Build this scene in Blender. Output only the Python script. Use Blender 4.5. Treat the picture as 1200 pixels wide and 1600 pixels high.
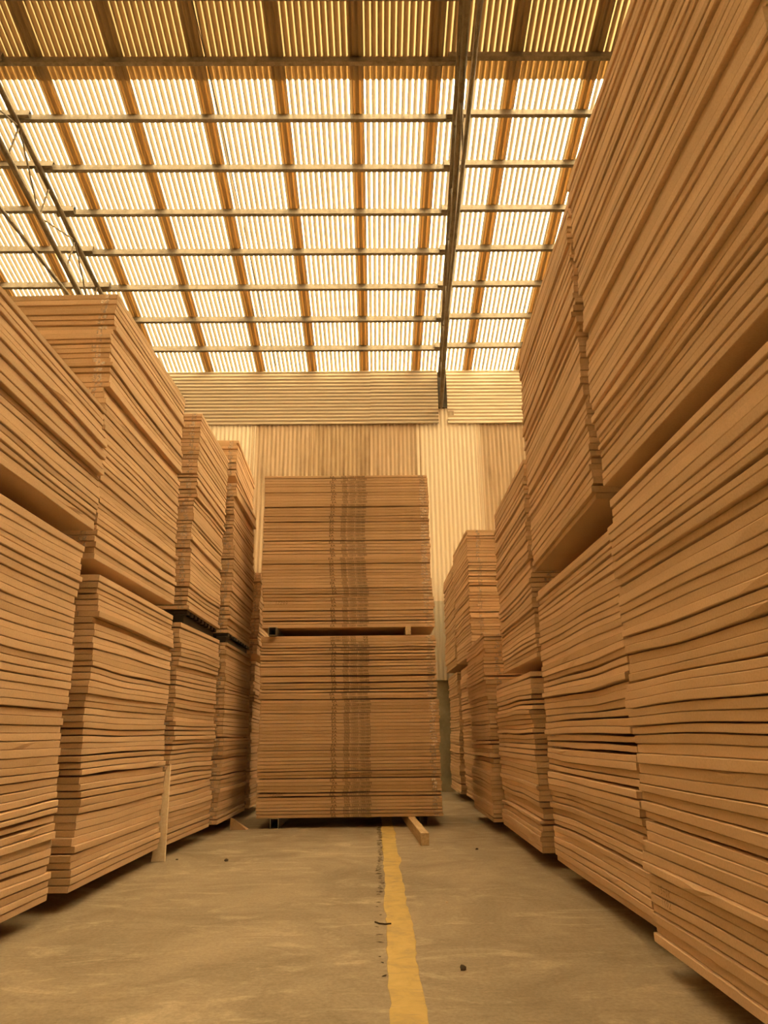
import bpy, bmesh, math, random
from mathutils import Matrix, Vector

for o in list(bpy.data.objects):
    bpy.data.objects.remove(o, do_unlink=True)
scene = bpy.context.scene
COL = scene.collection
PI = math.pi

# ------------------------------------------------------------------ camera
CAM_H = 0.9
FPX = 1115.0
cam_d = bpy.data.cameras.new('camera')
cam_d.sensor_fit = 'HORIZONTAL'
cam_d.sensor_width = 36.0
cam_d.lens = FPX / 1200.0 * 36.0
cam_d.clip_start = 0.05
cam_d.clip_end = 200
cam = bpy.data.objects.new('camera', cam_d)
COL.objects.link(cam)
# axes from the vanishing points of the aisle and of the uprights
d = Vector((590 - 600, 1148 - 800, FPX)).normalized()
u = Vector((559 - 600, -2860 - 800, FPX)).normalized()
u = (u - d * u.dot(d)).normalized()
x = d.cross(u)
if x.x < 0:
    x = -x
# rows map camera (x right, y down, z forward) to world
R = Matrix((x, d, u))
right = R @ Vector((1, 0, 0))
up = R @ Vector((0, -1, 0))
back = R @ Vector((0, 0, -1))
cam.matrix_world = Matrix(((right.x, up.x, back.x, 0),
                           (right.y, up.y, back.y, 0),
                           (right.z, up.z, back.z, CAM_H),
                           (0, 0, 0, 1)))
scene.camera = cam

# ------------------------------------------------------------------ light
world = bpy.data.worlds.new('sky')
scene.world = world
world.use_nodes = True
wb = world.node_tree.nodes['Background']
wb.inputs[0].default_value = (1.0, 0.90, 0.74, 1)
wb.inputs[1].default_value = 0.36
sun_d = bpy.data.lights.new('sun', 'SUN')
sun_d.energy = 80.0
sun_d.angle = math.radians(3)
sun_d.color = (1.0, 0.88, 0.70)
sun = bpy.data.objects.new('sun', sun_d)
sun.rotation_euler = (math.radians(-14), math.radians(76.5), 0)
sun.location = (12, 4, 16)
COL.objects.link(sun)

vs = scene.view_settings
vs.view_transform = 'Standard'
vs.look = 'None'
vs.gamma = 1.0
vs.use_curve_mapping = False
vs.exposure = 0.68
scene.cycles.use_denoising = True
scene.cycles.max_bounces = 10
scene.cycles.diffuse_bounces = 7
scene.cycles.transmission_bounces = 6

# ------------------------------------------------------------------ helpers
def hsh(*a):
    h = 2166136261
    for v in a:
        h = ((h ^ (int(v) & 0xffffffff)) * 16777619) & 0xffffffff
        h ^= h >> 13
    h = (h * 2246822519) & 0xffffffff
    h ^= h >> 15
    return (h & 0xffffff) / float(0xffffff)

def vnoise(x, y, seed=0):
    xi, yi = math.floor(x), math.floor(y)
    fx, fy = x - xi, y - yi
    fx = fx * fx * (3 - 2 * fx)
    fy = fy * fy * (3 - 2 * fy)
    a = hsh(xi, yi, seed); b = hsh(xi + 1, yi, seed)
    c = hsh(xi, yi + 1, seed); e = hsh(xi + 1, yi + 1, seed)
    return (a + (b - a) * fx) * (1 - fy) + (c + (e - c) * fx) * fy

def sn(x, y, seed=0):
    return vnoise(x, y, seed) * 2 - 1

class MB:
    def __init__(self):
        self.v = []; self.f = []; self.m = []; self.mi = 0
    def add(self, verts, faces):
        b = len(self.v)
        self.v += [tuple(p) for p in verts]
        self.f += [tuple(b + i for i in f) for f in faces]
        self.m += [self.mi] * len(faces)
    def box(self, x0, x1, y0, y1, z0, z1):
        self.add([(x0, y0, z0), (x1, y0, z0), (x1, y1, z0), (x0, y1, z0),
                  (x0, y0, z1), (x1, y0, z1), (x1, y1, z1), (x0, y1, z1)],
                 [(3, 2, 1, 0), (4, 5, 6, 7), (0, 1, 5, 4), (1, 2, 6, 5), (2, 3, 7, 6), (3, 0, 4, 7)])
    def tube(self, p, q, r, n=12):
        p, q = Vector(p), Vector(q)
        ax = (q - p).normalized()
        t = Vector((0, 0, 1)) if abs(ax.z) < .9 else Vector((1, 0, 0))
        e1 = ax.cross(t).normalized(); e2 = ax.cross(e1)
        vs_ = []
        for c in (p, q):
            for k in range(n):
                a = 2 * PI * k / n
                vs_.append(c + e1 * (r * math.cos(a)) + e2 * (r * math.sin(a)))
        fs = [(k, n + k, n + (k + 1) % n, (k + 1) % n) for k in range(n)]
        fs += [tuple(range(n)), tuple(reversed(range(n, 2 * n)))]
        self.add(vs_, fs)
    def mesh(self, name, mats, smooth=False):
        me = bpy.data.meshes.new(name)
        me.from_pydata(self.v, [], self.f)
        for m in (mats if isinstance(mats, (list, tuple)) else [mats]):
            me.materials.append(m)
        if any(self.m):
            me.polygons.foreach_set('material_index', self.m)
        if smooth:
            me.polygons.foreach_set('use_smooth', [True] * len(me.polygons))
        me.update()
        return me

def fix_normals(me):
    bm = bmesh.new(); bm.from_mesh(me)
    bmesh.ops.recalc_face_normals(bm, faces=bm.faces)
    bm.to_mesh(me); bm.free()
    return me

def bevel_mesh(me, w, seg=2):
    bm = bmesh.new(); bm.from_mesh(me)
    bmesh.ops.recalc_face_normals(bm, faces=bm.faces)
    bmesh.ops.bevel(bm, geom=list(bm.edges), offset=w, segments=seg, affect='EDGES', profile=.6)
    bm.to_mesh(me); bm.free()
    return me

def link(name, me, parent=None, loc=None, label=None, cat=None, group=None, kind=None):
    o = bpy.data.objects.new(name, me)
    COL.objects.link(o)
    if parent is not None:
        o.parent = parent
    if loc is not None:
        o.location = loc
    if label: o['label'] = label
    if cat: o['category'] = cat
    if group: o['group'] = group
    if kind: o['kind'] = kind
    return o

# ------------------------------------------------------------------ materials
def mat(name, col, rough=.8, metal=0., spec=.3):
    m = bpy.data.materials.new(name); m.use_nodes = True
    b = m.node_tree.nodes['Principled BSDF']
    b.inputs['Base Color'].default_value = (*col, 1)
    b.inputs['Roughness'].default_value = rough
    b.inputs['Metallic'].default_value = metal
    b.inputs['Specular IOR Level'].default_value = spec
    return m, m.node_tree, b

def nd(t, typ, **kw):
    n = t.nodes.new(typ)
    for k, v in kw.items():
        setattr(n, k, v)
    return n

def coords(t, scale=(1, 1, 1), src='Object'):
    tc = nd(t, 'ShaderNodeTexCoord'); mp = nd(t, 'ShaderNodeMapping')
    mp.inputs['Scale'].default_value = scale
    t.links.new(tc.outputs[src], mp.inputs['Vector'])
    return mp.outputs['Vector']

def noise(t, vec, scale, detail=4, rough=.55, dist=0.):
    n = nd(t, 'ShaderNodeTexNoise')
    n.inputs['Scale'].default_value = scale
    n.inputs['Detail'].default_value = detail
    n.inputs['Roughness'].default_value = rough
    n.inputs['Distortion'].default_value = dist
    t.links.new(vec, n.inputs['Vector'])
    return n.outputs['Fac']

def ramp(t, fac, stops):
    r = nd(t, 'ShaderNodeValToRGB')
    el = r.color_ramp.elements
    while len(el) < len(stops):
        el.new(.5)
    for e, (p, c) in zip(el, stops):
        e.position = p
        e.color = (*c, 1) if len(c) == 3 else c
    t.links.new(fac, r.inputs['Fac'])
    return r.outputs['Color']

def mixc(t, fac, a, b, mode='MIX'):
    m = nd(t, 'ShaderNodeMix', data_type='RGBA', blend_type=mode)
    if isinstance(fac, (int, float)): m.inputs[0].default_value = fac
    else: t.links.new(fac, m.inputs[0])
    for i, v in ((6, a), (7, b)):
        if isinstance(v, tuple): m.inputs[i].default_value = (*v, 1)
        else: t.links.new(v, m.inputs[i])
    return m.outputs[2]

def math_n(t, op, a, b=0.):
    m = nd(t, 'ShaderNodeMath', operation=op)
    for i, v in enumerate((a, b)):
        if isinstance(v, (int, float)): m.inputs[i].default_value = v
        else: t.links.new(v, m.inputs[i])
    return m.outputs[0]

def bump(t, b, h, dist=.002, strength=.5):
    n = nd(t, 'ShaderNodeBump')
    n.inputs['Distance'].default_value = dist
    n.inputs['Strength'].default_value = strength
    t.links.new(h, n.inputs['Height'])
    t.links.new(n.outputs['Normal'], b.inputs['Normal'])

# kraft cardboard: each carton its own shade, faint flute lines and flecks
def cardboard(name, base):
    m, t, b = mat(name, base, .78, 0, .25)
    oi = nd(t, 'ShaderNodeObjectInfo'); ge = nd(t, 'ShaderNodeNewGeometry')
    rnd = math_n(t, 'FRACT', math_n(t, 'ADD', oi.outputs['Random'], ge.outputs['Random Per Island']))
    dark = tuple(c * k for c, k in zip(base, (.86, .84, .80)))
    lite = tuple(min(1, c * k) for c, k in zip(base, (1.10, 1.11, 1.12)))
    c1 = ramp(t, rnd, [(0, dark), (.5, base), (1, lite)])
    v = coords(t, (1, 1, 1))
    n1 = noise(t, v, 3.0, 3)
    n2 = noise(t, v, 120, 2)
    c2 = mixc(t, .22, c1, ramp(t, n1, [(.3, (.6, .58, .55)), (.7, (1, 1, 1))]), 'MULTIPLY')
    c3 = mixc(t, .18, c2, ramp(t, n2, [(.35, (.55, .5, .45)), (.6, (1, 1, 1))]), 'MULTIPLY')
    t.links.new(c3, b.inputs['Base Color'])
    bump(t, b, n2, .0006, .35)
    return m

M = {}
M['card'] = cardboard('kraft_cardboard', (.67, .475, .31))
M['card_print'] = cardboard('kraft_cardboard_printed', (.63, .44, .28))
M['ink'], _, _ = mat('black_ink', (.045, .03, .02), .7)
M['pencil'], _, _ = mat('marker_ink', (.22, .15, .08), .7)

m, t, b = mat('clear_tape', (.96, .86, .78), .16, 0, .8)
n1 = noise(t, coords(t), 60, 3)
tr = nd(t, 'ShaderNodeBsdfTransparent'); mx = nd(t, 'ShaderNodeMixShader')
out = t.nodes['Material Output']
t.links.new(ramp(t, n1, [(.38, (.04, .04, .04)), (.72, (.55, .55, .55))]), mx.inputs[0])
t.links.new(tr.outputs[0], mx.inputs[1]); t.links.new(b.outputs[0], mx.inputs[2])
t.links.new(mx.outputs[0], out.inputs['Surface'])
bump(t, b, n1, .003, .8)
M['tape'] = m

def sheet(name, tcol, dcol, wt):
    m = bpy.data.materials.new(name); m.use_nodes = True
    t = m.node_tree
    for n in list(t.nodes): t.nodes.remove(n)
    out = nd(t, 'ShaderNodeOutputMaterial')
    tl = nd(t, 'ShaderNodeBsdfTranslucent'); df = nd(t, 'ShaderNodeBsdfDiffuse'); mx = nd(t, 'ShaderNodeMixShader')
    v = coords(t, (1, .18, 1))
    n1 = noise(t, v, 2.2, 5, .6)
    c = mixc(t, .35, tcol, ramp(t, n1, [(.3, (.72, .66, .55)), (.62, (1, 1, 1))]), 'MULTIPLY')
    t.links.new(c, tl.inputs['Color'])
    df.inputs['Color'].default_value = (*dcol, 1)
    mx.inputs[0].default_value = wt
    t.links.new(df.outputs[0], mx.inputs[1]); t.links.new(tl.outputs[0], mx.inputs[2])
    t.links.new(mx.outputs[0], out.inputs['Surface'])
    return m
M['roof_white'] = sheet('translucent_roof_sheet', (.95, .80, .50), (.43, .33, .20), .78)
M['roof_amber'] = sheet('amber_roof_sheet', (.112, .067, .025), (.70, .52, .31), .50)
M['roof_lap'] = sheet('dirty_sheet_lap', (.13, .082, .04), (.60, .46, .31), .50)

def steel(name, col, rough=.55, metal=.35):
    m, t, b = mat(name, col, rough, metal, .4)
    v = coords(t, (1, 1, 1))
    n1 = noise(t, v, 9, 5, .65)
    n2 = noise(t, v, 45, 3)
    c = mixc(t, .55, col, ramp(t, n1, [(.35, (.42, .33, .22)), (.6, (1, 1, 1))]), 'MULTIPLY')
    c = mixc(t, .3, c, ramp(t, n2, [(.35, (.6, .55, .5)), (.6, (1, 1, 1))]), 'MULTIPLY')
    t.links.new(c, b.inputs['Base Color'])
    return m
M['purlin'] = steel('galvanised_steel', (.29, .25, .20))
M['pipe'] = steel('painted_pipe', (.20, .165, .12), .5, .2)
M['dark_steel_and_shade'] = steel('dark_steel_and_shade', (.06, .05, .04), .6, .2)  # also colours the plate painted as shade in the fascia slot
M['zinc'] = steel('zinc_channel', (.46, .46, .42), .4, .6)

def wall_sheet(name, col, stain, amt, rustc=(.30, .19, .09)):
    m, t, b = mat(name, col, .55, 0, .35)
    v = coords(t, (1, .07, 1)); v2 = coords(t, (1, 1, 1))
    s1 = noise(t, v, 9, 5, .65, .3)
    s2 = noise(t, v2, 2.4, 5, .6)
    s3 = noise(t, v2, 55, 2)
    f = math_n(t, 'ADD', math_n(t, 'MULTIPLY', s1, .75), math_n(t, 'MULTIPLY', s2, .25))
    c = mixc(t, ramp(t, f, [(.58 - amt * .14, (0, 0, 0)), (.72 - amt * .06, (amt, amt, amt))]), col, stain)
    c = mixc(t, ramp(t, s3, [(.72, (0, 0, 0)), (.78, (.8, .8, .8))]), c, rustc)
    t.links.new(c, b.inputs['Base Color'])
    return m
M['wall_clean'] = wall_sheet('cream_wall_sheet', (.84, .74, .61), (.66, .53, .38), .4)
M['wall_worn'] = wall_sheet('stained_wall_sheet', (.62, .48, .34), (.36, .25, .15), .85)
M['wall_mottled'] = wall_sheet('mottled_wall_sheet', (.54, .41, .27), (.30, .20, .11), .95)
M['wall_grey'] = wall_sheet('grey_wall_sheet', (.62, .58, .48), (.48, .42, .32), .4)
M['fascia'] = wall_sheet('tan_fascia_sheet', (.52, .44, .34), (.43, .35, .25), .5)

# concrete floor: trowel bands, pale scuffs, dark tyre dust
m, t, b = mat('concrete_floor', (.40, .32, .20), .62, 0, .3)
v = coords(t, (1, 1, 1)); vs2 = coords(t, (.8, 1.7, 1)); vs3 = coords(t, (1.0, 5, 1))
n1 = noise(t, v, 1.1, 8, .68, .8)
n2 = noise(t, vs2, 2.0, 9, .72, 1.4)
n3 = noise(t, vs3, 3.2, 7, .7, .9)
n4 = noise(t, v, 55, 6, .75)
c = ramp(t, n1, [(.28, (.265, .22, .16)), (.5, (.365, .305, .225)), (.72, (.46, .39, .29))])
c = mixc(t, ramp(t, n2, [(.53, (0, 0, 0)), (.68, (.8, .8, .8))]), c, (.60, .52, .395))
c = mixc(t, ramp(t, n3, [(.34, (.4, .4, .4)), (.46, (0, 0, 0))]), c, (.24, .20, .145))
c = mixc(t, .6, c, ramp(t, n4, [(.3, (.5, .48, .45)), (.62, (1, 1, 1))]), 'MULTIPLY')
t.links.new(c, b.inputs['Base Color'])
t.links.new(ramp(t, n1, [(.3, (.72, .72, .72)), (.7, (.5, .5, .5))]), b.inputs['Roughness'])
bump(t, b, n3, .002, .35)
M['floor'] = m

m, t, b = mat('yellow_floor_paint', (.5, .34, .09), .6, 0, .35)
v = coords(t, (1, 1, 1)); n1 = noise(t, v, 7, 6, .7, .4); n2 = noise(t, coords(t, (1, 7, 1)), 6, 4, .6)
c = ramp(t, n1, [(.3, (.40, .30, .15)), (.5, (.58, .43, .15)), (.7, (.66, .50, .19))])
c = mixc(t, ramp(t, n2, [(.30, (.75, .75, .75)), (.44, (0, 0, 0))]), c, (.40, .31, .17))
t.links.new(c, b.inputs['Base Color'])
M['yellow'] = m
M['joint'], _, _ = mat('joint_filler', (.07, .05, .03), .9)

m, t, b = mat('block_wall', (.34, .31, .22), .85)
n1 = noise(t, coords(t), 3.2, 6, .65)
t.links.new(ramp(t, n1, [(.3, (.22, .20, .14)), (.65, (.40, .36, .26))]), b.inputs['Base Color'])
M['block'] = m

def wood(name, col, dk):
    m, t, b = mat(name, col, .7)
    n1 = noise(t, coords(t, (14, 1.2, 14)), 3.5, 5, .6, .6)
    t.links.new(ramp(t, n1, [(.3, dk), (.65, col)]), b.inputs['Base Color'])
    bump(t, b, n1, .001, .4)
    return m
M['timber'] = wood('bearer_timber', (.66, .50, .31), (.48, .34, .19))
M['timber_dark'] = wood('old_bearer_timber', (.28, .17, .08), (.16, .10, .05))
M['pine'] = wood('pale_pine', (.95, .84, .66), (.84, .68, .48))
M['plastic'], _, _ = mat('black_plastic', (.03, .027, .022), .45)
M['stone'], _, _ = mat('pebble_stone', (.09, .07, .05), .9)
M['chip'], _, _ = mat('wood_chip', (.75, .60, .40), .8)

# ------------------------------------------------------------------ building shell
YW = 12.338                  # inner face of the back wall
ZE = 7.62                    # roof height at the back wall
TA = math.tan(math.radians(14.0))
SL = math.radians(14.0)
XL, XR = -10.4, 7.0
YRIDGE = 0.0
def zr(y):
    return ZE + (YW - y) * TA

mb = MB(); mb.box(XL - .2, XR + .2, -12.6, 12.7, -.12, 0)
floor = link('floor', mb.mesh('floor', M['floor']), kind='structure')

# painted line with worn edges, and the broken joint beside it
mb = MB()
ys = [2.0 + k * .06 for k in range(int((YW - 2.0) / .06))]
vs_, fs = [], []
for k, y in enumerate(ys):
    xl = .034 + .010 * sn(y * 3.1, 0, 3) + .006 * sn(y * 11, 0, 4)
    xr = .158 + .010 * sn(y * 2.7, 0, 5) + .006 * sn(y * 12, 0, 6)
    vs_ += [(xl, y, .0), (xl + .002, y, .0015), (xr - .002, y, .0015), (xr, y, .0)]
for k in range(len(ys) - 1):
    a = 4 * k
    fs += [(a + i, a + i + 1, a + i + 5, a + i + 4) for i in range(3)]
mb.add(vs_, fs)
link('painted_line', fix_normals(mb.mesh('painted_line', M['yellow'])), floor)
mb = MB(); rng = random.Random(5)
y = 3.2
while y < 8.3:
    dense = y > 4.6
    for q in range(rng.randint(1, 3) if dense else 1):
        L = rng.uniform(.012, .045); w = rng.uniform(.002, .006)
        xc = .008 + .012 * sn(y * 2.2, 0, 9) + rng.uniform(-.014, .016)
        ang = rng.uniform(-.9, .9)
        ux, uy = math.cos(ang), math.sin(ang)
        ring = []
        for k in range(8):
            a = 2 * PI * k / 8
            p, r = math.cos(a) * L / 2, math.sin(a) * w * rng.uniform(.4, 1.6)
            ring.append((xc + p * ux - r * uy, y + p * uy + r * ux, .0022))
        ring.append((xc, y, .004))
        mb.add(ring, [(k, (k + 1) % 8, 8) for k in range(8)])
    y += rng.uniform(.01, .07) if dense else rng.uniform(.05, .3)
link('joint_filler', mb.mesh('joint_filler', M['joint']), floor, kind='stuff')

def wallbox(name, x0, x1, y0, y1, z0, z1, m):
    mb = MB(); mb.box(x0, x1, y0, y1, z0, z1)
    return link(name, mb.mesh(name, m), kind='structure')
wall_back = wallbox('wall_back', XL, XR, YW + .09, YW + .25, 0, ZE + .0, M['block'])
wallbox('wall_left', XL - .2, XL, -12.6, 12.6, 0, ZE, M['block'])
wallbox('wall_right', XR, XR + .2, -12.6, 12.6, 0, ZE, M['block'])
wallbox('wall_front', XL, XR, -12.6, -12.4, 0, ZE, M['block'])
# gable infill above the side walls
for nm, xa, xb in (('wall_left_gable', XL - .2, XL), ('wall_right_gable', XR, XR + .2)):
    mb = MB()
    prof = [(-12.6, ZE), (12.6, ZE), (12.6, ZE + .02), (YRIDGE, zr(YRIDGE) + .02), (-12.6, ZE + .02)]
    n = len(prof)
    mb.add([(xa, p[0], p[1]) for p in prof] + [(xb, p[0], p[1]) for p in prof],
           [tuple(range(n)), tuple(reversed(range(n, 2 * n)))] + [(k, (k + 1) % n, n + (k + 1) % n, n + k) for k in range(n)])
    link(nm, fix_normals(mb.mesh(nm, M['block'])), kind='structure')

def corrugated(name, w, L, pitch, amp, m, along='v', nl=1, lift=0., skip=None, seg=8, sagamp=0.):
    """sheet in local (u, v), ribs running along v; local z is the profile"""
    mb = MB()
    nu = max(2, int(round(w / pitch * seg)))
    vs_ = []
    for j in range(nl + 1):
        for i in range(nu + 1):
            uu = w * i / nu
            zz = amp * math.sin(2 * PI * uu / pitch) + lift * i / nu
            vs_.append((uu, L * j / nl, zz))
    fs = []
    for j in range(nl):
        for i in range(nu):
            if skip and skip((i + .5) / nu * w, (j + .5) / nl * L):
                continue
            a = j * (nu + 1) + i
            fs.append((a, a + 1, a + nu + 2, a + nu + 1))
    mb.add(vs_, fs)
    return mb.mesh(name, m, smooth=True)

# back wall cladding: each sheet its own piece. local u -> X, v -> Z, profile -> -Y
PITCH = .0785
def clad(name, x0, z0, w, h, m, yoff=0., ribs='vertical', nl=1, skip=None):
    if ribs == 'vertical':
        me = corrugated(name, w, h, PITCH, .013, m, nl=nl, skip=skip)
        o = link(name, me, wall_back)
        o.matrix_world = Matrix(((1, 0, 0, x0), (0, 0, -1, YW + .03 + yoff), (0, 1, 0, z0), (0, 0, 0, 1)))
    else:
        me = corrugated(name, h, w, .072, .010, m, nl=nl, skip=skip)
        # u -> Z, v -> X
        o = link(name, me, wall_back)
        o.matrix_world = Matrix(((0, 1, 0, x0), (0, 0, -1, YW + .005 + yoff), (1, 0, 0, z0), (0, 0, 0, 1)))
    return o
edges = [-7.6, -6.5, -5.42, -4.35, -3.32, -2.28, -1.16, -.14, .82, 1.93, 2.98, 4.05, 5.1]
kinds = ['wall_worn', 'wall_clean', 'wall_worn', 'wall_clean', 'wall_clean', 'wall_worn', 'wall_mottled', 'wall_worn', 'wall_clean', 'wall_worn', 'wall_clean', 'wall_clean']
for k in range(len(edges) - 1):
    top = 6.86 if k == 8 else 6.62
    o = clad('wall_sheet', edges[k] - .05, 3.12, edges[k + 1] - edges[k] + .09, top - 3.12, M[kinds[k]], yoff=(k % 2) * .006, nl=4)
    clad('wall_sheet', edges[k] - .05, 1.77, edges[k + 1] - edges[k] + .09, 1.5, M['wall_grey'], yoff=.014 + (k % 2) * .006, nl=2)
clad('fascia_sheet', -7.6, 6.49, 7.6 - .05, 1.12, M['fascia'], yoff=.0, ribs='h', nl=8)
clad('fascia_sheet', -.09, 6.49, 1.29, 1.12, M['fascia'], yoff=-.012, ribs='h', nl=4)
clad('fascia_sheet', 1.375, 6.49, 3.7, 1.12, M['wall_clean'], yoff=-.006, ribs='h', nl=60,
     skip=lambda uu, vv: .16 < uu < .25 and vv < .12)

# roof: lapped translucent sheets, each one piece
ceiling = link('ceiling', None, kind='structure')
Y_LAP = 7.12
def roof_sheet(me, x0, ytop_len, y_low, z_off=0., mirror=False):
    o = link('roof_sheet', me, ceiling)
    z = zr(y_low) + .035 + z_off
    c, s = math.cos(SL), math.sin(SL)
    if not mirror:
        # v runs from the eaves up the slope towards the camera
        o.matrix_world = Matrix(((1, 0, 0, x0), (0, -c, s, y_low), (0, s, c, z), (0, 0, 0, 1)))
    else:
        o.matrix_world = Matrix(((1, 0, 0, x0), (0, c, -s, -y_low), (0, s, c, z), (0, 0, 0, 1)))
    return o
W_SH = PITCH * 15
WHITE_L = (12.5 - 6.86) / math.cos(SL)
AMBER_L = (Y_LAP - 4.55) / math.cos(SL)
RIDGE_L = (4.70 - 1.5) / math.cos(SL)
TOP_L = (1.6 - YRIDGE) / math.cos(SL) + .02
me_w = corrugated('roof_sheet_white', W_SH, WHITE_L, PITCH, .0155, M['roof_white'], nl=1, lift=.010)
me_wm = corrugated('roof_sheet_rear', W_SH, WHITE_L, PITCH, .0155, M['roof_amber'], nl=1, lift=.010)  # unseen rear slope, kept amber to limit light from behind
me_t = corrugated('roof_sheet_top', W_SH, TOP_L, PITCH, .0155, M['roof_amber'], nl=1, lift=.010)  # unseen too, amber so the stack ends get less light
me_r = corrugated('roof_sheet_unseen_light', W_SH, RIDGE_L, PITCH, .0155, M['roof_white'], nl=1, lift=.010)  # unseen white row, added to light the near stacks from above
me_a = corrugated('roof_sheet_amber', W_SH, AMBER_L, PITCH, .0155, M['roof_amber'], nl=1, lift=.010)
k0 = -11
me_lw = corrugated('sheet_lap', PITCH * 2, WHITE_L, PITCH, .0155, M['roof_lap'])
me_la = corrugated('sheet_lap', PITCH * 2, AMBER_L, PITCH, .0155, M['roof_lap'])
for k in range(k0, 8):
    x0 = k * 1.0 - .29
    if x0 + W_SH < XL - .3 or x0 > XR + .3: continue
    # grimy sealing strip under each side lap, on the slope in view
    for me_, yl, zo in ((me_lw, 12.5, .018), (me_la, Y_LAP, 0.)):
        o = roof_sheet(me_, x0 + PITCH * 13 - .0, 0, yl, zo - .009)
        o.name = 'sheet_lap'
    for mir in (False, True):
        roof_sheet(me_w if not mir else me_wm, x0, 0, 12.5, .018, mir)
        roof_sheet(me_a, x0, 0, Y_LAP, 0., mir)
        roof_sheet(me_r, x0, 0, 4.70, -.018, mir)
        roof_sheet(me_t, x0, 0, 1.6, .0, mir)

# purlins: lipped channels in bays between the trusses
def xr_truss(y): return 1.25 - .033 * (12.3 - y)
def xl_truss(y): return -4.45 - .050 * (12.3 - y)
def purlin(xa, xb, y, dy):
    h, fl, th, lip = .118, .05, .004, .016
    zt = zr(y) + .015
    L = xb - xa
    path = [(0.045, -h + lip), (fl, -h + lip), (fl, -h), (0, -h), (0, 0), (fl, 0), (fl, -lip)]
    # web faces the camera side (-Y); thin closed profile
    outer = [(fl, -h + lip), (fl, -h), (0, -h), (0, 0), (fl, 0), (fl, -lip)]
    inner = [(fl - th, -lip), (fl - th, -th), (th, -th), (th, -h + th), (fl - th, -h + th), (fl - th, -h + lip)]
    prof = outer + inner
    n = len(prof)
    mb = MB()
    c, s = math.cos(SL), math.sin(SL)
    pts = [(p[0] * c + p[1] * s, p[1] * c - p[0] * s) for p in prof]
    mb.add([(0, p[0], p[1]) for p in pts] + [(L, p[0], p[1]) for p in pts],
           [(k, (k + 1) % n, n + (k + 1) % n, n + k) for k in range(n)] +
           [(k, k + 1, n - 2 - k, n - 1 - k) for k in range(n // 2 - 1)] +
           [(n + n - 1 - k, n + n - 2 - k, n + k + 1, n + k) for k in range(n // 2 - 1)])
    o = link('purlin', fix_normals(mb.mesh('purlin', M['purlin'])), ceiling)
    o.location = (xa, y + dy, zt - dy * TA)
for k in range(17):
    y = 11.70 - .695 * k
    a, b_ = xl_truss(y), xr_truss(y)
    purlin(XL, a + .15, y, -.058)
    purlin(a - .12, b_ + .12, y, 0)
    purlin(b_ - .12, XR, y, -.058)

# roof trusses: top and bottom chord, tie pipe, struts and diagonals
def truss(label, fx, ztie, y_end):
    root = link('roof_truss', None, label=label, cat='roof truss', group='pipe roof trusses', loc=(fx(12.3), 12.3, 6.8))
    off = Vector(root.location)
    def P(y, dz): return Vector((fx(y), y, zr(y) - dz)) - off
    def part(nm, p, q, r, n=12):
        mb = MB(); mb.tube(p, q, r, n)
        return link(nm, mb.mesh(nm, M['pipe'], smooth=False), root)
    y0 = .15
    part('top_chord', P(y0, .17), P(12.30, .17), .038, 14)
    part('bottom_chord', P(y0, .80), P(12.31, .80), .040, 14)
    mb = MB(); 
    q0, q1 = Vector((fx(y0), y0, ztie)) - off, Vector((fx(y_end), y_end, ztie)) - off
    mb.tube(q0, q1, .026, 10)
    link('tie_pipe', mb.mesh('tie_pipe', M['pipe']), root)
    ynode = [7.55 + .865 * k for k in range(-8, 6)]
    for k, y in enumerate(ynode):
        if y < .3 or y > 12.2: continue
        part('strut', P(y, .17), P(y - .12, .80), .013, 8)
        if y + .865 < 12.2:
            if k % 2 == 0: part('diagonal', P(y, .17), P(y + .865 - .12, .80), .012, 8)
            else: part('diagonal', P(y - .12, .80), P(y + .865, .17), .012, 8)
    yh = 6.75
    mb = MB(); mb.tube(P(yh, .80), Vector((fx(yh + .05), yh + .05, ztie)) - off, .014, 8)
    link('hanger', mb.mesh('hanger', M['pipe']), root)
    return root
tr_r = truss('brown pipe roof truss above the aisle, ending in the gap in the fascia', xr_truss, 7.38, 9.95)
# its end fitting, and a dark plate painting the shaded void between fascia sheets
mb = MB(); mb.box(-.09, .09, -.010, .010, .07, .80); mb.box(-.085, .085, -.075, -.012, .015, .075)
link('bracket_and_void', mb.mesh('bracket_and_void', M['dark_steel_and_shade']), tr_r, loc=(.035, YW + .068 - 12.3, 0))
truss('brown pipe roof truss at the upper left, half hidden behind the left stacks', xl_truss, 7.27, 9.6)

# thin cable strung along under the roof sheets
mb = MB()
pts = []
for k in range(26):
    y = 12.2 - k * .26
    pts.append(Vector((-1.90 - .035 * (12.2 - y) + .012 * sn(y * 1.3, 0, 2), y, zr(y) + .002 + .004 * sn(y * 2, 1, 3))))
for p, q in zip(pts[:-1], pts[1:]):
    mb.tube(p, q, .006, 6)
link('cable', mb.mesh('cable', M['dark_steel_and_shade']), ceiling)

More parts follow.
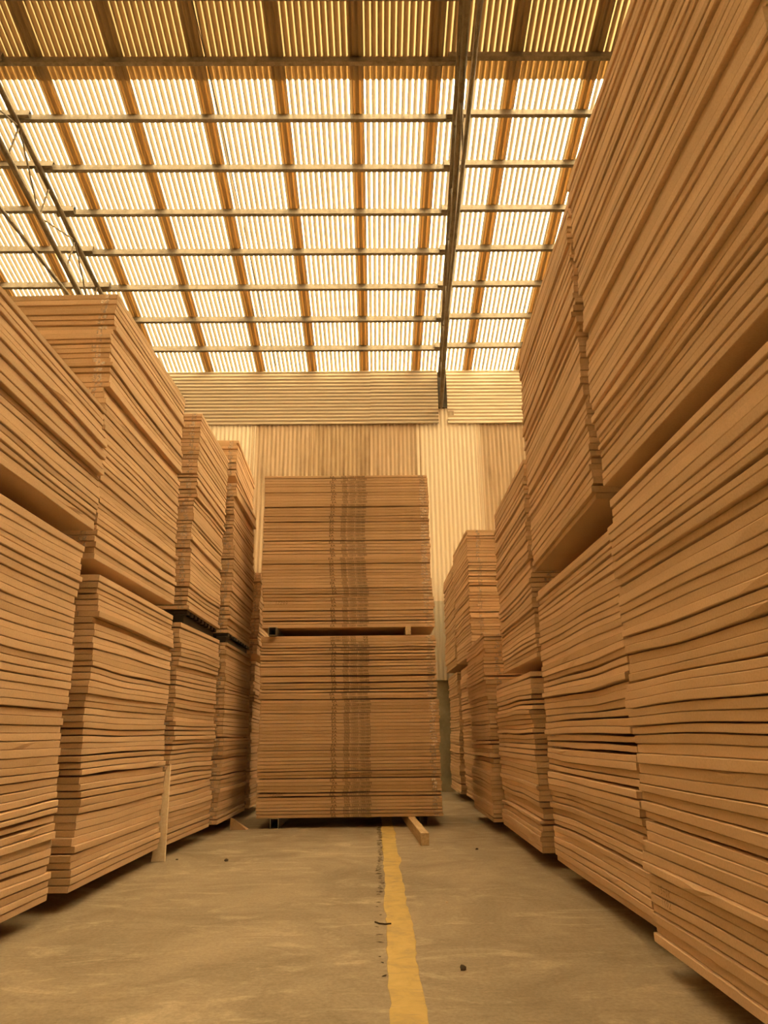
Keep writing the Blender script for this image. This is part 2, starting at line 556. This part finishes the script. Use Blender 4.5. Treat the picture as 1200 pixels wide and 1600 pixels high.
# ------------------------------------------------------------------ printed text
def text_mesh(name, items, m):
    """items: (string, x0, width, height, z0); flat letters in XZ facing -Y"""
    dg = bpy.context.evaluated_depsgraph_get()
    mb = MB()
    for s, x0, w, h, z0 in items:
        cu = bpy.data.curves.new('t', 'FONT'); cu.body = s; cu.size = 1; cu.resolution_u = 2
        ob = bpy.data.objects.new('t', cu); COL.objects.link(ob)
        dg.update()
        me = bpy.data.meshes.new_from_object(ob.evaluated_get(dg))
        xs = [v.co.x for v in me.vertices]; zs = [v.co.y for v in me.vertices]
        if xs:
            ax, bx = min(xs), max(xs); az, bz = min(zs), max(zs)
            mb.add([(x0 + (v.co.x - ax) / (bx - ax) * w, 0, z0 + (v.co.y - az) / (bz - az) * h) for v in me.vertices],
                   [tuple(p.vertices) for p in me.polygons])
        bpy.data.objects.remove(ob); bpy.data.meshes.remove(me); bpy.data.curves.remove(cu)
    return mb.mesh(name, m)
PH = .0235
MARK = text_mesh('lettering', [('EA', .0, .050, PH * .95, .0)], M['ink'])
PRINT = text_mesh('lettering', [('SIZE.', .128, .064, PH, 0), ('1220X', .208, .074, PH, 0),
                                 ('1900', .294, .056, PH, 0), ('MM', .358, .046, PH, 0)], M['ink'])

def strokes(name, segs, r, m):
    """handwriting: polylines in local XZ, drawn as thin flat ribbons facing -Y"""
    mb = MB()
    for pl in segs:
        for (x0, z0), (x1, z1) in zip(pl[:-1], pl[1:]):
            dx, dz = x1 - x0, z1 - z0
            L = math.hypot(dx, dz) or 1e-6
            nx, nz = -dz / L * r, dx / L * r
            ex, ez = dx / L * r * .6, dz / L * r * .6
            mb.add([(x0 - nx - ex, 0, z0 - nz - ez), (x1 - nx + ex, 0, z1 - nz + ez), (x1 + nx + ex, 0, z1 + nz + ez), (x0 + nx - ex, 0, z0 + nz - ez)], [(0, 1, 2, 3)])
    return mb.mesh(name, m)
DIG = {'1': [[(.5, 0), (.5, 1)]], '2': [[(0, .8), (.4, 1), (.8, .75), (0, 0), (.9, .05)]],
       '5': [[(.85, 1), (.15, 1), (.1, .55), (.7, .55), (.8, .2), (.1, 0)]],
       '4': [[(.5, 1), (0, .35), (.9, .35)], [(.65, .7), (.65, 0)]],
       '0': [[(.4, 1), (0, .5), (.4, 0), (.8, .5), (.4, 1)]],
       '7': [[(0, 1), (.8, 1), (.3, 0)]], '+': [[(.45, .9), (.45, 0)], [(0, .5), (.9, .5)]],
       '<': [[(.8, .9), (.1, .45), (.8, 0)]], 'k': [[(.1, 1), (.1, 0)], [(.8, .9), (.15, .4), (.8, 0)]]}
def scrawl(name, s, w, h, r, m, slant=.15):
    segs = []
    for i, ch in enumerate(s):
        for pl in DIG.get(ch, []):
            segs.append([(i * w + (p[0] * .8) * w + p[1] * h * slant, p[1] * h) for p in pl])
    return strokes(name, segs, r, m)

# ------------------------------------------------------------------ carton packs
def ordinal(n):
    if 10 <= n % 100 <= 20: return '%dth' % n
    return '%d%s' % (n, {1: 'st', 2: 'nd', 3: 'rd'}.get(n % 10, 'th'))

STUFF = MB()      # far cartons, past the number that is built one by one

class Pack:
    """a: along the visible face, b: inward. frame(a,b)->(x,y)"""
    def __init__(s, seed, p0, p1, binw, depth, z0, z1, n, lean=(0, 0), walk=.010, jit=.0055, wave=.003, sag=.010, gap=.0030, step=None):
        s.seed = seed; s.p0 = Vector((*p0, 0)); s.p1 = Vector((*p1, 0))
        s.ad = (s.p1 - s.p0); s.L = s.ad.length; s.ad.normalize()
        s.bd = Vector((*binw, 0)); s.bd = (s.bd - s.ad * s.bd.dot(s.ad)).normalized()
        s.depth = depth; s.z0 = z0; s.z1 = z1; s.n = n; s.lean = lean
        s.walk = walk; s.jit = jit; s.wave = wave; s.sag = sag; s.gap = gap
        rng = random.Random(seed)
        # thicknesses differ a little
        th = [rng.uniform(.90, 1.10) for _ in range(n)]
        tot = sum(th); s.zi = [z0]
        for q in th: s.zi.append(s.zi[-1] + q / tot * (z1 - z0))
        s.off = []
        ga, gb, left = 0., 0., 0
        for i in range(n):
            if left <= 0:
                left = rng.randint(2, 7)
                ga = max(-2.2 * walk, min(2.2 * walk, ga * .5 + rng.gauss(0, walk)))
                gb = max(-1.6 * walk, min(1.6 * walk, gb * .4 + rng.gauss(0, walk * .7)))
            left -= 1
            s.off.append((ga + rng.gauss(0, jit), gb + rng.gauss(0, jit), rng.gauss(0, .0018)))
        s.gb = [0] + [(min(.014, .0022 + rng.expovariate(1 / (gap * 1.7))) if rng.random() < .52 else rng.uniform(0, .0006)) for _ in range(n - 1)] + [0]
    def edge(s, a, b):
        e = min(a, s.L - a, b, s.depth - b)
        return math.exp(-max(e, 0) / .22)
    def S(s, i, a, b):
        f = min(1, i / 4.0, (s.n - i) / 2.0)
        w = s.sag * f * s.edge(a, b) * (sn(i * .23 + 5, a * 1.7 + b * .6, s.seed) - .35)
        return s.zi[i] + w
    def carton(s, i, nx=3, ny=13):
        """world-space verts/faces of carton i and its base point"""
        oa, ob, rot = s.off[i]
        lz = (s.zi[i] - s.z0) / max(s.z1 - s.z0, .01)
        base = s.p0 + s.ad * oa + s.bd * ob + Vector((s.lean[0] * lz, s.lean[1] * lz, 0))
        ca, sa = math.cos(rot), math.sin(rot)
        bev = .0026
        def pt(a, b, z):
            a2 = a - s.L / 2; b2 = b - s.depth / 2
            ar = a2 * ca - b2 * sa + s.L / 2; br = a2 * sa + b2 * ca + s.depth / 2
            p = base + s.ad * ar + s.bd * br
            return (p.x, p.y, z)
        def zz(a, b, top):
            a2 = a - s.L / 2; b2 = b - s.depth / 2
            a, b = a2 * ca - b2 * sa + s.L / 2 + oa, a2 * sa + b2 * ca + s.depth / 2 + ob
            if top:
                g = s.gb[i + 1] * s.edge(a, b) * (.35 + .9 * vnoise(a * 2.3, b * 2 + (i + 1) * 3.7, s.seed + 7))
                return s.S(i + 1, a, b) - g * .35 - .0009
            g = s.gb[i] * s.edge(a, b) * (.35 + .9 * vnoise(a * 2.3, b * 2 + i * 3.7, s.seed + 7))
            return s.S(i, a, b) + g * .65 + .0009
        A = [s.L * j / ny for j in range(ny + 1)]; B = [0, .18, s.depth - .18, s.depth] if nx == 3 else [s.depth * j / nx for j in range(nx + 1)]
        nA, nB = len(A), len(B)
        V = []; F = []
        def wv(a, b):
            # small in/out waviness of the faces
            ww = s.wave * sn(a * 2.1 + i * 1.9, i * .4, s.seed + 3)
            w2 = s.wave * sn(b * 2.1 + i * 1.3, i * .4 + 9, s.seed + 4)
            return ww, w2
        def inset(a, b, q):
            return (min(max(a, q), s.L - q), min(max(b, q), s.depth - q))
        for top in (0, 1):
            for ia in range(nA):
                for ib in range(nB):
                    a, b = inset(A[ia], B[ib], bev)
                    w1, w2 = wv(A[ia], B[ib])
                    if ib == 0: b += w1
                    if ib == nB - 1: b += w1
                    if ia == 0 or ia == nA - 1: a += w2
                    V.append(pt(a, b, zz(A[ia], B[ib], top)))
        def gi(top, ia, ib): return top * nA * nB + ia * nB + ib
        for ia in range(nA - 1):
            for ib in range(nB - 1):
                F.append((gi(0, ia, ib), gi(0, ia, ib + 1), gi(0, ia + 1, ib + 1), gi(0, ia + 1, ib)))
                F.append((gi(1, ia, ib), gi(1, ia + 1, ib), gi(1, ia + 1, ib + 1), gi(1, ia, ib + 1)))
        per = [(ia, 0) for ia in range(nA)] + [(nA - 1, ib) for ib in range(1, nB)] + \
              [(ia, nB - 1) for ia in range(nA - 2, -1, -1)] + [(0, ib) for ib in range(nB - 2, 0, -1)]
        off = len(V); n = len(per)
        cr = random.Random(s.seed * 977 + i)
        crush = {(cr.randrange(nA), 0): cr.uniform(.4, 1.)} if cr.random() < .16 else {}
        for lev in (0, 1):
            for ia, ib in per:
                a, b = A[ia], B[ib]
                w1, w2 = wv(a, b)
                z = zz(A[ia], B[ib], lev)
                if ib in (0, nB - 1): b += w1
                if ia in (0, nA - 1): a += w2
                k_ = crush.get((ia, ib), 0.)
                if k_ and lev: b -= .009 * k_; z -= .007 * k_
                V.append(pt(a, b, z + (bev if lev == 0 else -bev)))
        for k in range(n):
            k2 = (k + 1) % n
            l0, l1 = off + k, off + k2
            h0, h1 = off + n + k, off + n + k2
            b0, b1 = gi(0, *per[k]), gi(0, *per[k2]); t0, t1 = gi(1, *per[k]), gi(1, *per[k2])
            F += [(b0, b1, l1, l0), (l0, l1, h1, h0), (h0, h1, t1, t0)]
        if s.ad.cross(s.bd).z < 0:
            F = [tuple(reversed(f)) for f in F]
        c = base + s.ad * (s.L / 2) + s.bd * (s.depth / 2)
        return V, F, Vector((c.x, c.y, s.zi[i]))
    def tape(s, i, end=True, pos=.11, w=.05):
        """short tape patch over the carton's end (a = 0) or front (b = 0)"""
        oa, ob, rot = s.off[i]
        lz = (s.zi[i] - s.z0) / max(s.z1 - s.z0, .01)
        base = s.p0 + s.ad * oa + s.bd * ob + Vector((s.lean[0] * lz, s.lean[1] * lz, 0))
        r = random.Random(s.seed * 100 + i)
        pos += r.uniform(-.012, .012); w *= r.uniform(.6, 1.2)
        ca, sa = math.cos(rot), math.sin(rot)
        def pt(a, b, z):
            a2 = a - s.L / 2; b2 = b - s.depth / 2
            p = base + s.ad * (a2 * ca - b2 * sa + s.L / 2) + s.bd * (a2 * sa + b2 * ca + s.depth / 2)
            return (p.x, p.y, z)
        ta, tb = (0., pos + w / 2) if end else (pos + w / 2, 0.)
        z0 = s.S(i, ta, tb) + s.gb[i] * .8 + .004; z1 = s.S(i + 1, ta, tb) - s.gb[i + 1] * .45 - .004
        q = -.0045
        if end:
            c = [(q, pos), (q, pos + w), (q + .004, pos + w), (q + .004, pos)]
        else:
            c = [(pos, q), (pos + w, q), (pos + w, q + .004), (pos, q + .004)]
        V = [pt(a, b, z0) for a, b in c] + [pt(a, b, z1) for a, b in c]
        F = [(0, 1, 2, 3), (7, 6, 5, 4), (0, 4, 5, 1), (1, 5, 6, 2), (2, 6, 7, 3), (3, 7, 4, 0)]
        return V, F

def build_pack(pk, where, group, m, cname='flat_carton', desc='plain brown flat carton', tape=None, stuff=False, deco=None):
    for i in range(pk.n):
        V, F, c = pk.carton(i)
        tp = pk.tape(i, *tape) if tape else None
        if stuff:
            STUFF.mi = 0; STUFF.add(V, F)
            if tp:
                STUFF.mi = 1; STUFF.add(*tp); STUFF.mi = 0
            continue
        mb = MB(); mb.add([Vector(p) - c for p in V], F)
        me = mb.mesh(cname, m)
        pos = 'bottom' if i == 0 else ('topmost' if i == pk.n - 1 else None)
        if pos == 'bottom': lab = '%s, lowest of the %s' % (desc, where)
        elif pos: lab = '%s, topmost of the %s' % (desc, where)
        else: lab = '%s, %s from the bottom of the %s' % (desc, ordinal(i + 1), where)
        o = link(cname, me, loc=c, label=lab, cat='carton', group=group)
        if tp:
            mb = MB(); mb.add([Vector(p) - c for p in tp[0]], tp[1])
            link('packing_tape', fix_normals(mb.mesh('packing_tape', M['tape'])), o)
        if deco: deco(pk, i, o, c)

DEP = 1.9
def aisle(side, seed, xn, xf, yn, yf, z0, z1, n, **kw):
    return Pack(seed, (xn, yn), (xf, yf), (1 if side == 'R' else -1, 0), kw.pop('depth', DEP), z0, z1, n, **kw)

packs = {}
packs['R1l'] = aisle('R', 11, 1.10, 1.10, 1.45, 3.20, .10, 1.95, 49, walk=.011)
packs['R1u'] = aisle('R', 12, 1.10, 1.10, 1.48, 3.27, 2.04, 3.86, 49, walk=.008, lean=(-.01, 0))
packs['R2l'] = aisle('R', 13, 1.175, 1.165, 3.42, 5.15, .10, 1.89, 47)
packs['R2u'] = aisle('R', 14, 1.12, 1.165, 3.46, 5.16, 2.04, 3.87, 49, lean=(.008, 0))
packs['R3l'] = aisle('R', 15, 1.14, 1.155, 5.45, 7.15, .10, 1.34, 33, sag=.012, walk=.012)
packs['R3u'] = aisle('R', 16, 1.19, 1.20, 5.38, 6.93, 1.44, 3.02, 42)
packs['R4l'] = aisle('R', 17, 1.08, 1.08, 7.27, 8.70, .10, 1.87, 46, walk=.012, sag=.010)
packs['R5l'] = aisle('R', 18, 1.20, 1.20, 9.05, 10.40, .10, 1.76, 42)
packs['R5u'] = aisle('R', 19, 1.19, 1.15, 9.05, 10.45, 1.85, 3.47, 42)
packs['R6l'] = aisle('R', 20, 1.16, 1.16, 10.60, 11.95, .10, 1.76, 42)
packs['R6u'] = aisle('R', 21, 1.15, 1.13, 10.60, 11.95, 1.85, 3.36, 40)
packs['L1l'] = aisle('L', 31, -1.73, -1.72, 2.36, 4.09, .10, 1.98, 49, walk=.011)
packs['L1u'] = aisle('L', 32, -1.70, -1.70, 2.40, 4.16, 2.09, 2.88, 22)
packs['L2l'] = aisle('L', 33, -1.69, -1.67, 4.31, 5.90, .10, 1.86, 46, walk=.010)
packs['L2u'] = aisle('L', 34, -1.73, -1.68, 4.26, 5.88, 1.945, 3.80, 50, lean=(-.03, -.03))
packs['L3l'] = aisle('L', 35, -1.65, -1.58, 6.02, 7.22, .10, 1.82, 45, walk=.012, sag=.009)
packs['L3u'] = aisle('L', 36, -1.62, -1.61, 6.08, 7.28, 1.94, 3.78, 49)
packs['L4l'] = aisle('L', 37, -1.53, -1.51, 7.38, 8.72, .10, 1.82, 44, sag=.010)
packs['L4u'] = aisle('L', 38, -1.53, -1.53, 7.40, 8.70, 1.92, 3.55, 42, walk=.012)
packs['L4t'] = aisle('L', 39, -1.53, -1.57, 7.38, 8.72, 3.63, 4.05, 11)
packs['L5l'] = aisle('L', 40, -1.50, -1.50, 8.95, 10.3, .10, 1.78, 42)
packs['L5u'] = aisle('L', 41, -1.48, -1.50, 8.98, 10.3, 1.87, 2.90, 26)
CW = 1.905
packs['Cl'] = Pack(51, (-1.235, 7.88), (.672, 7.88), (0, 1), 1.22, .10, 1.94, 54, lean=(-.035, 0), walk=.006, jit=.003, wave=.0008, sag=.004, gap=.0034)
packs['Cu'] = Pack(52, (-1.262, 7.88), (.640, 7.88), (0, 1), 1.22, 2.03, 3.81, 49, lean=(-.048, 0), walk=.007, jit=.003, wave=.0008, sag=.004, gap=.0034)

rp = random.Random(77)
NOTE_C = scrawl('hand_note', '12200', .030, .034, .0014, M['pencil'])
NOTE_R1 = scrawl('hand_note', '15+0k', .026, .028, .0012, M['pencil'])
NOTE_R2 = scrawl('hand_note', '1<02', .026, .026, .0012, M['pencil'])
def put_print(pk, i, o, msh, jx, t):
    tx = link('lettering', msh, o)
    yf = -pk.depth / 2 - .0025
    if pk is packs['Cl'] and i >= pk.n - 2:
        tx.rotation_euler = (0, PI, 0)
        tx.location = (.22 + jx, yf, t + PH / 2)
    else:
        tx.location = (-.185 + jx, yf, t - PH / 2)
def deco_centre(pk, i, o, c):
    t = (pk.zi[i] + pk.zi[i + 1]) / 2 - pk.zi[i]
    jx = rp.gauss(0, .006) + .010 * sn(i * .3, 0, 70)
    for msh in (PRINT, MARK):
        put_print(pk, i, o, msh, jx, t)
    yf = -pk.depth / 2 - .0025
    if (pk is packs['Cu'] and i == 7) or (pk is packs['Cl'] and i == 6):
        nt = link('hand_note', NOTE_C, o)
        nt.location = (-pk.L / 2 + .13, yf, t - .017)
def deco_r1(pk, i, o, c):
    if i in (5, 4):
        nt = link('hand_note', NOTE_R1 if i == 5 else NOTE_R2, o)
        nt.rotation_euler = (0, 0, -PI / 2)
        nt.location = (-pk.depth / 2 - .0045, pk.L / 2 - .10 - (.0 if i == 5 else .02), (pk.zi[i + 1] - pk.zi[i]) / 2 - .013)

build_pack(packs['R1l'], 'nearest right lower stack', 'cartons of the nearest right lower stack', M['card'], deco=deco_r1)
build_pack(packs['R1u'], 'nearest right upper stack', 'cartons of the nearest right upper stack', M['card'])
build_pack(packs['R2l'], 'second right lower stack', 'cartons of the second right lower stack', M['card'])
build_pack(packs['R2u'], 'second right upper stack', 'cartons of the second right upper stack', M['card'])
build_pack(packs['L1l'], 'nearest left lower stack', 'cartons of the nearest left lower stack', M['card'])
build_pack(packs['L1u'], 'nearest left upper stack', 'cartons of the nearest left upper stack', M['card'])
build_pack(packs['L2l'], 'second left lower stack', 'cartons of the second left lower stack', M['card'], tape=(True, .13, .05))
build_pack(packs['L2u'], 'second left upper stack', 'cartons of the second left upper stack', M['card'], tape=(True, .06, .05))
build_pack(packs['Cl'], 'centre lower stack', 'printed cartons of the centre lower stack', M['card_print'], cname='printed_carton',
           desc='brown carton printed with its size', tape=(False, 1.81, .06), deco=deco_centre)
build_pack(packs['Cu'], 'centre upper stack', 'printed cartons of the centre upper stack', M['card_print'], cname='printed_carton',
           desc='brown carton printed with its size', tape=(False, 1.80, .07), deco=deco_centre)
for k in ('R3l', 'R3u', 'R4l', 'R5l', 'R5u', 'R6l', 'R6u', 'L3l', 'L3u', 'L4l', 'L4u', 'L4t', 'L5l', 'L5u'):
    build_pack(packs[k], '', '', None, tape=(True, .12 if k[0] == 'R' else .05, .05), stuff=True)
st = STUFF.mesh('flat_cartons', [M['card'], M['tape']])
link('flat_cartons', st, label='remaining brown flat cartons stacked along the far part of both rows', cat='cartons', kind='stuff')

# ------------------------------------------------------------------ bearers
def bearer(pk_hi, z0, z1, b, m, name, label, front=.06, w=.08, a0=None, a1=None):
    p = packs[pk_hi]
    dirn = Vector((0, 1, 0))
    if pk_hi[0] == 'C':
        q = p.p0 + Vector((b, front, 0)); L = p.depth - .1
    else:
        q = p.p0 + p.bd * b + Vector((0, front, 0)); L = p.L - .12
    if a1: L = a1
    mb = MB(); mb.box(-w / 2, w / 2, 0, L, .0005, z1 - z0 - .0005)
    me = bevel_mesh(mb.mesh(name, m), .003, 1)
    return link(name, me, loc=(q.x, q.y, z0), label=label, cat='bearer', group='bearers under the stacks')

NICE = {'R1l': 'nearest right lower stack', 'R2l': 'second right lower stack', 'R3l': 'third right lower stack', 'R4l': 'fourth right stack',
        'R5l': 'fifth right lower stack', 'R6l': 'farthest right lower stack', 'L1l': 'nearest left lower stack', 'L2l': 'second left lower stack',
        'L3l': 'third left lower stack', 'L4l': 'fourth left lower stack', 'L5l': 'farthest left lower stack',
        'R1u': 'nearest right upper stack', 'R2u': 'second right upper stack', 'R3u': 'third right upper stack', 'R5u': 'fifth right upper stack',
        'R6u': 'farthest right upper stack', 'L1u': 'nearest left upper stack', 'L2u': 'second left upper stack', 'L4t': 'small top pack of the fourth left stack',
        'L5u': 'farthest left upper stack'}
BELOW = {'R1u': 'R1l', 'R2u': 'R2l', 'R3u': 'R3l', 'R5u': 'R5l', 'R6u': 'R6l', 'L1u': 'L1l', 'L2u': 'L2l', 'L4t': 'L4u', 'L5u': 'L5l'}
for k, nice in NICE.items():
    lo = packs[BELOW[k]].z1 if k in BELOW else 0.0
    for b, side in ((.34, 'aisle side'), (1.5, 'far side')):
        bearer(k, lo, packs[k].z0, b, M['timber_dark'], 'timber_bearer', 'dark timber bearer under the %s, %s' % (nice, side))

# centre stack: zinc channel on the left, timber on the right, below both packs
def channel(x, y, L, h, z0, label):
    w, th = .085, .005
    mb = MB()
    mb.box(-w / 2, w / 2, 0, L, h - th, h); mb.box(-w / 2, w / 2, 0, L, 0, th)
    mb.box(w / 2 - th, w / 2, 0, L, th, h - th); mb.box(-w / 2, -w / 2 + th, 0, L, th, h - th)
    return link('steel_bearer', mb.mesh('steel_bearer', M['zinc']), loc=(x, y, z0), label=label, cat='bearer', group='bearers under the stacks')
channel(-1.055, 7.855, 1.2, packs['Cl'].z0, 0, 'grey hollow steel bearer on the floor under the centre stack, left')
channel(-1.135, 7.79, 1.2, packs['Cu'].z0 - packs['Cl'].z1, packs['Cl'].z1, 'grey hollow steel bearer between the two centre packs, left')
mb = MB(); mb.box(-.036, .036, 0, 2.3, 0, .098)
o = link('timber_bearer', bevel_mesh(mb.mesh('timber_bearer', M['timber']), .004, 2), loc=(.395, 6.60, 0),
         label='long brown timber jutting out from under the right of the centre stack', cat='bearer', group='bearers under the stacks')
o.rotation_euler = (0, 0, .045)
mb = MB(); mb.box(-.03, .03, 0, 1.1, 0, packs['Cu'].z0 - packs['Cl'].z1)
link('timber_bearer', bevel_mesh(mb.mesh('timber_bearer', M['timber']), .003, 2), loc=(.345, 7.855, packs['Cl'].z1),
     label='pale brown timber bearer between the two centre packs, right', cat='bearer', group='bearers under the stacks')
channel(.47, 7.97, 1.05, packs['Cl'].z0, 0, 'grey hollow steel bearer beside the jutting timber under centre stack')

# black plastic pallets under the third and fourth left upper packs
def pallet(k, label):
    p = packs[k]; lo = packs[k[:2] + 'l'].z1
    h = p.z0 - lo
    root = link('plastic_pallet', None, loc=(p.p0.x, p.p0.y, lo), label=label, cat='pallet', group='black plastic pallets')
    Wd = 1.2; L = p.L
    def bx(nm, x0, x1, y0, y1, z0, z1):
        mb = MB(); mb.box(x0, x1, y0, y1, z0, z1)
        link(nm, bevel_mesh(mb.mesh(nm, M['plastic']), .008, 2), root)
    for q in range(9):
        y0 = .02 + q * (L - .14) / 8
        bx('deck_slat', -Wd, .0, y0, y0 + .09, h * .68, h - .001)
    for q in range(3):
        x1 = -.03 - q * (Wd - .16) / 2
        bx('runner', x1 - .10, x1, .02, L - .02, 0, h * .68)
pallet('L3u', 'black plastic pallet under the third left upper stack')
pallet('L4u', 'black plastic pallet under the fourth left upper stack')

# ------------------------------------------------------------------ small things
# pale plank wedged upright between the second and third left stacks
mb = MB()
P0 = Vector((-1.665, 5.945, 0))
mb.add([(-.055, 0, 0), (.050, 0, 0), (.050, .022, 0), (-.055, .022, 0),
        (.004, .01, .66), (.036, .01, .70), (.036, .032, .70), (.004, .032, .66)],
       [(3, 2, 1, 0), (4, 5, 6, 7), (0, 1, 5, 4), (1, 2, 6, 5), (2, 3, 7, 6), (3, 0, 4, 7)])
link('wood_plank', bevel_mesh(mb.mesh('wood_plank', M['pine']), .002, 1), loc=P0,
     label='pale splintered plank standing between the second and third left stacks', cat='plank')

def rock(name, p, r, sq, m, label, cat, seed):
    bm = bmesh.new(); bmesh.ops.create_icosphere(bm, subdivisions=2, radius=1)
    for v in bm.verts:
        k = 1 + .28 * sn(v.co.x * 2 + seed, v.co.y * 2 + v.co.z * 1.7, seed)
        v.co = Vector((v.co.x * r * k, v.co.y * r * k * .8, max(v.co.z, -.6) * r * sq * k))
    zmin = min(v.co.z for v in bm.verts)
    for v in bm.verts: v.co.z -= zmin
    me = bpy.data.meshes.new(name); bm.to_mesh(me); bm.free(); me.materials.append(m)
    link(name, me, loc=(p[0], p[1], 0), label=label, cat=cat)
rock('pebble', (.335, 3.26), .014, .8, M['stone'], 'small dark pebble on the floor right of the yellow line', 'pebble', 1)
rock('pebble', (-1.15, 5.93), .015, .8, M['stone'], 'small dark pebble on the floor near the standing plank', 'pebble', 2)
rock('pebble', (-1.545, 6.03), .010, .5, M['stone'], 'tiny dark pebble at the foot of the third left stack', 'pebble', 3)
rock('wood_chip', (.38, 4.45), .007, .5, M['chip'], 'tiny pale wood chip on the floor right of the yellow line', 'wood chip', 4)
rock('wood_chip', (.80, 6.35), .012, .6, M['stone'], 'tiny dark chip on the floor by the third right stack', 'chip', 5)

# strip of rubber bent across the yellow line
mb = MB()
pl = [(-.02, 4.03), (.0, 4.0), (.03, 3.985), (.06, 3.99)]
for (xa, ya), (xb, yb) in zip(pl[:-1], pl[1:]):
    mb.tube((xa, ya, .004), (xb, yb, .004), .0038, 7)
link('rubber_strip', mb.mesh('rubber_strip', M['joint']), label='short bent dark strip lying on the yellow line', cat='strip')

# torn cardboard flap on the floor at the fourth left stack
mb = MB()
mb.add([(0, 0, 0), (.16, .02, 0), (.17, .10, .0), (.01, .09, .0), (.0, .0, .12), (.05, -.02, .10), (.002, .004, .004), (.155, .022, .004)],
       [(0, 1, 2, 3), (0, 1, 5, 4), (3, 2, 5, 4), (1, 2, 5), (0, 4, 3)])
link('cardboard_flap', fix_normals(mb.mesh('cardboard_flap', M['card'])), loc=(-1.49, 7.80, .001),
     label='torn cardboard flap sticking out at the foot of the fourth left stack', cat='cardboard')
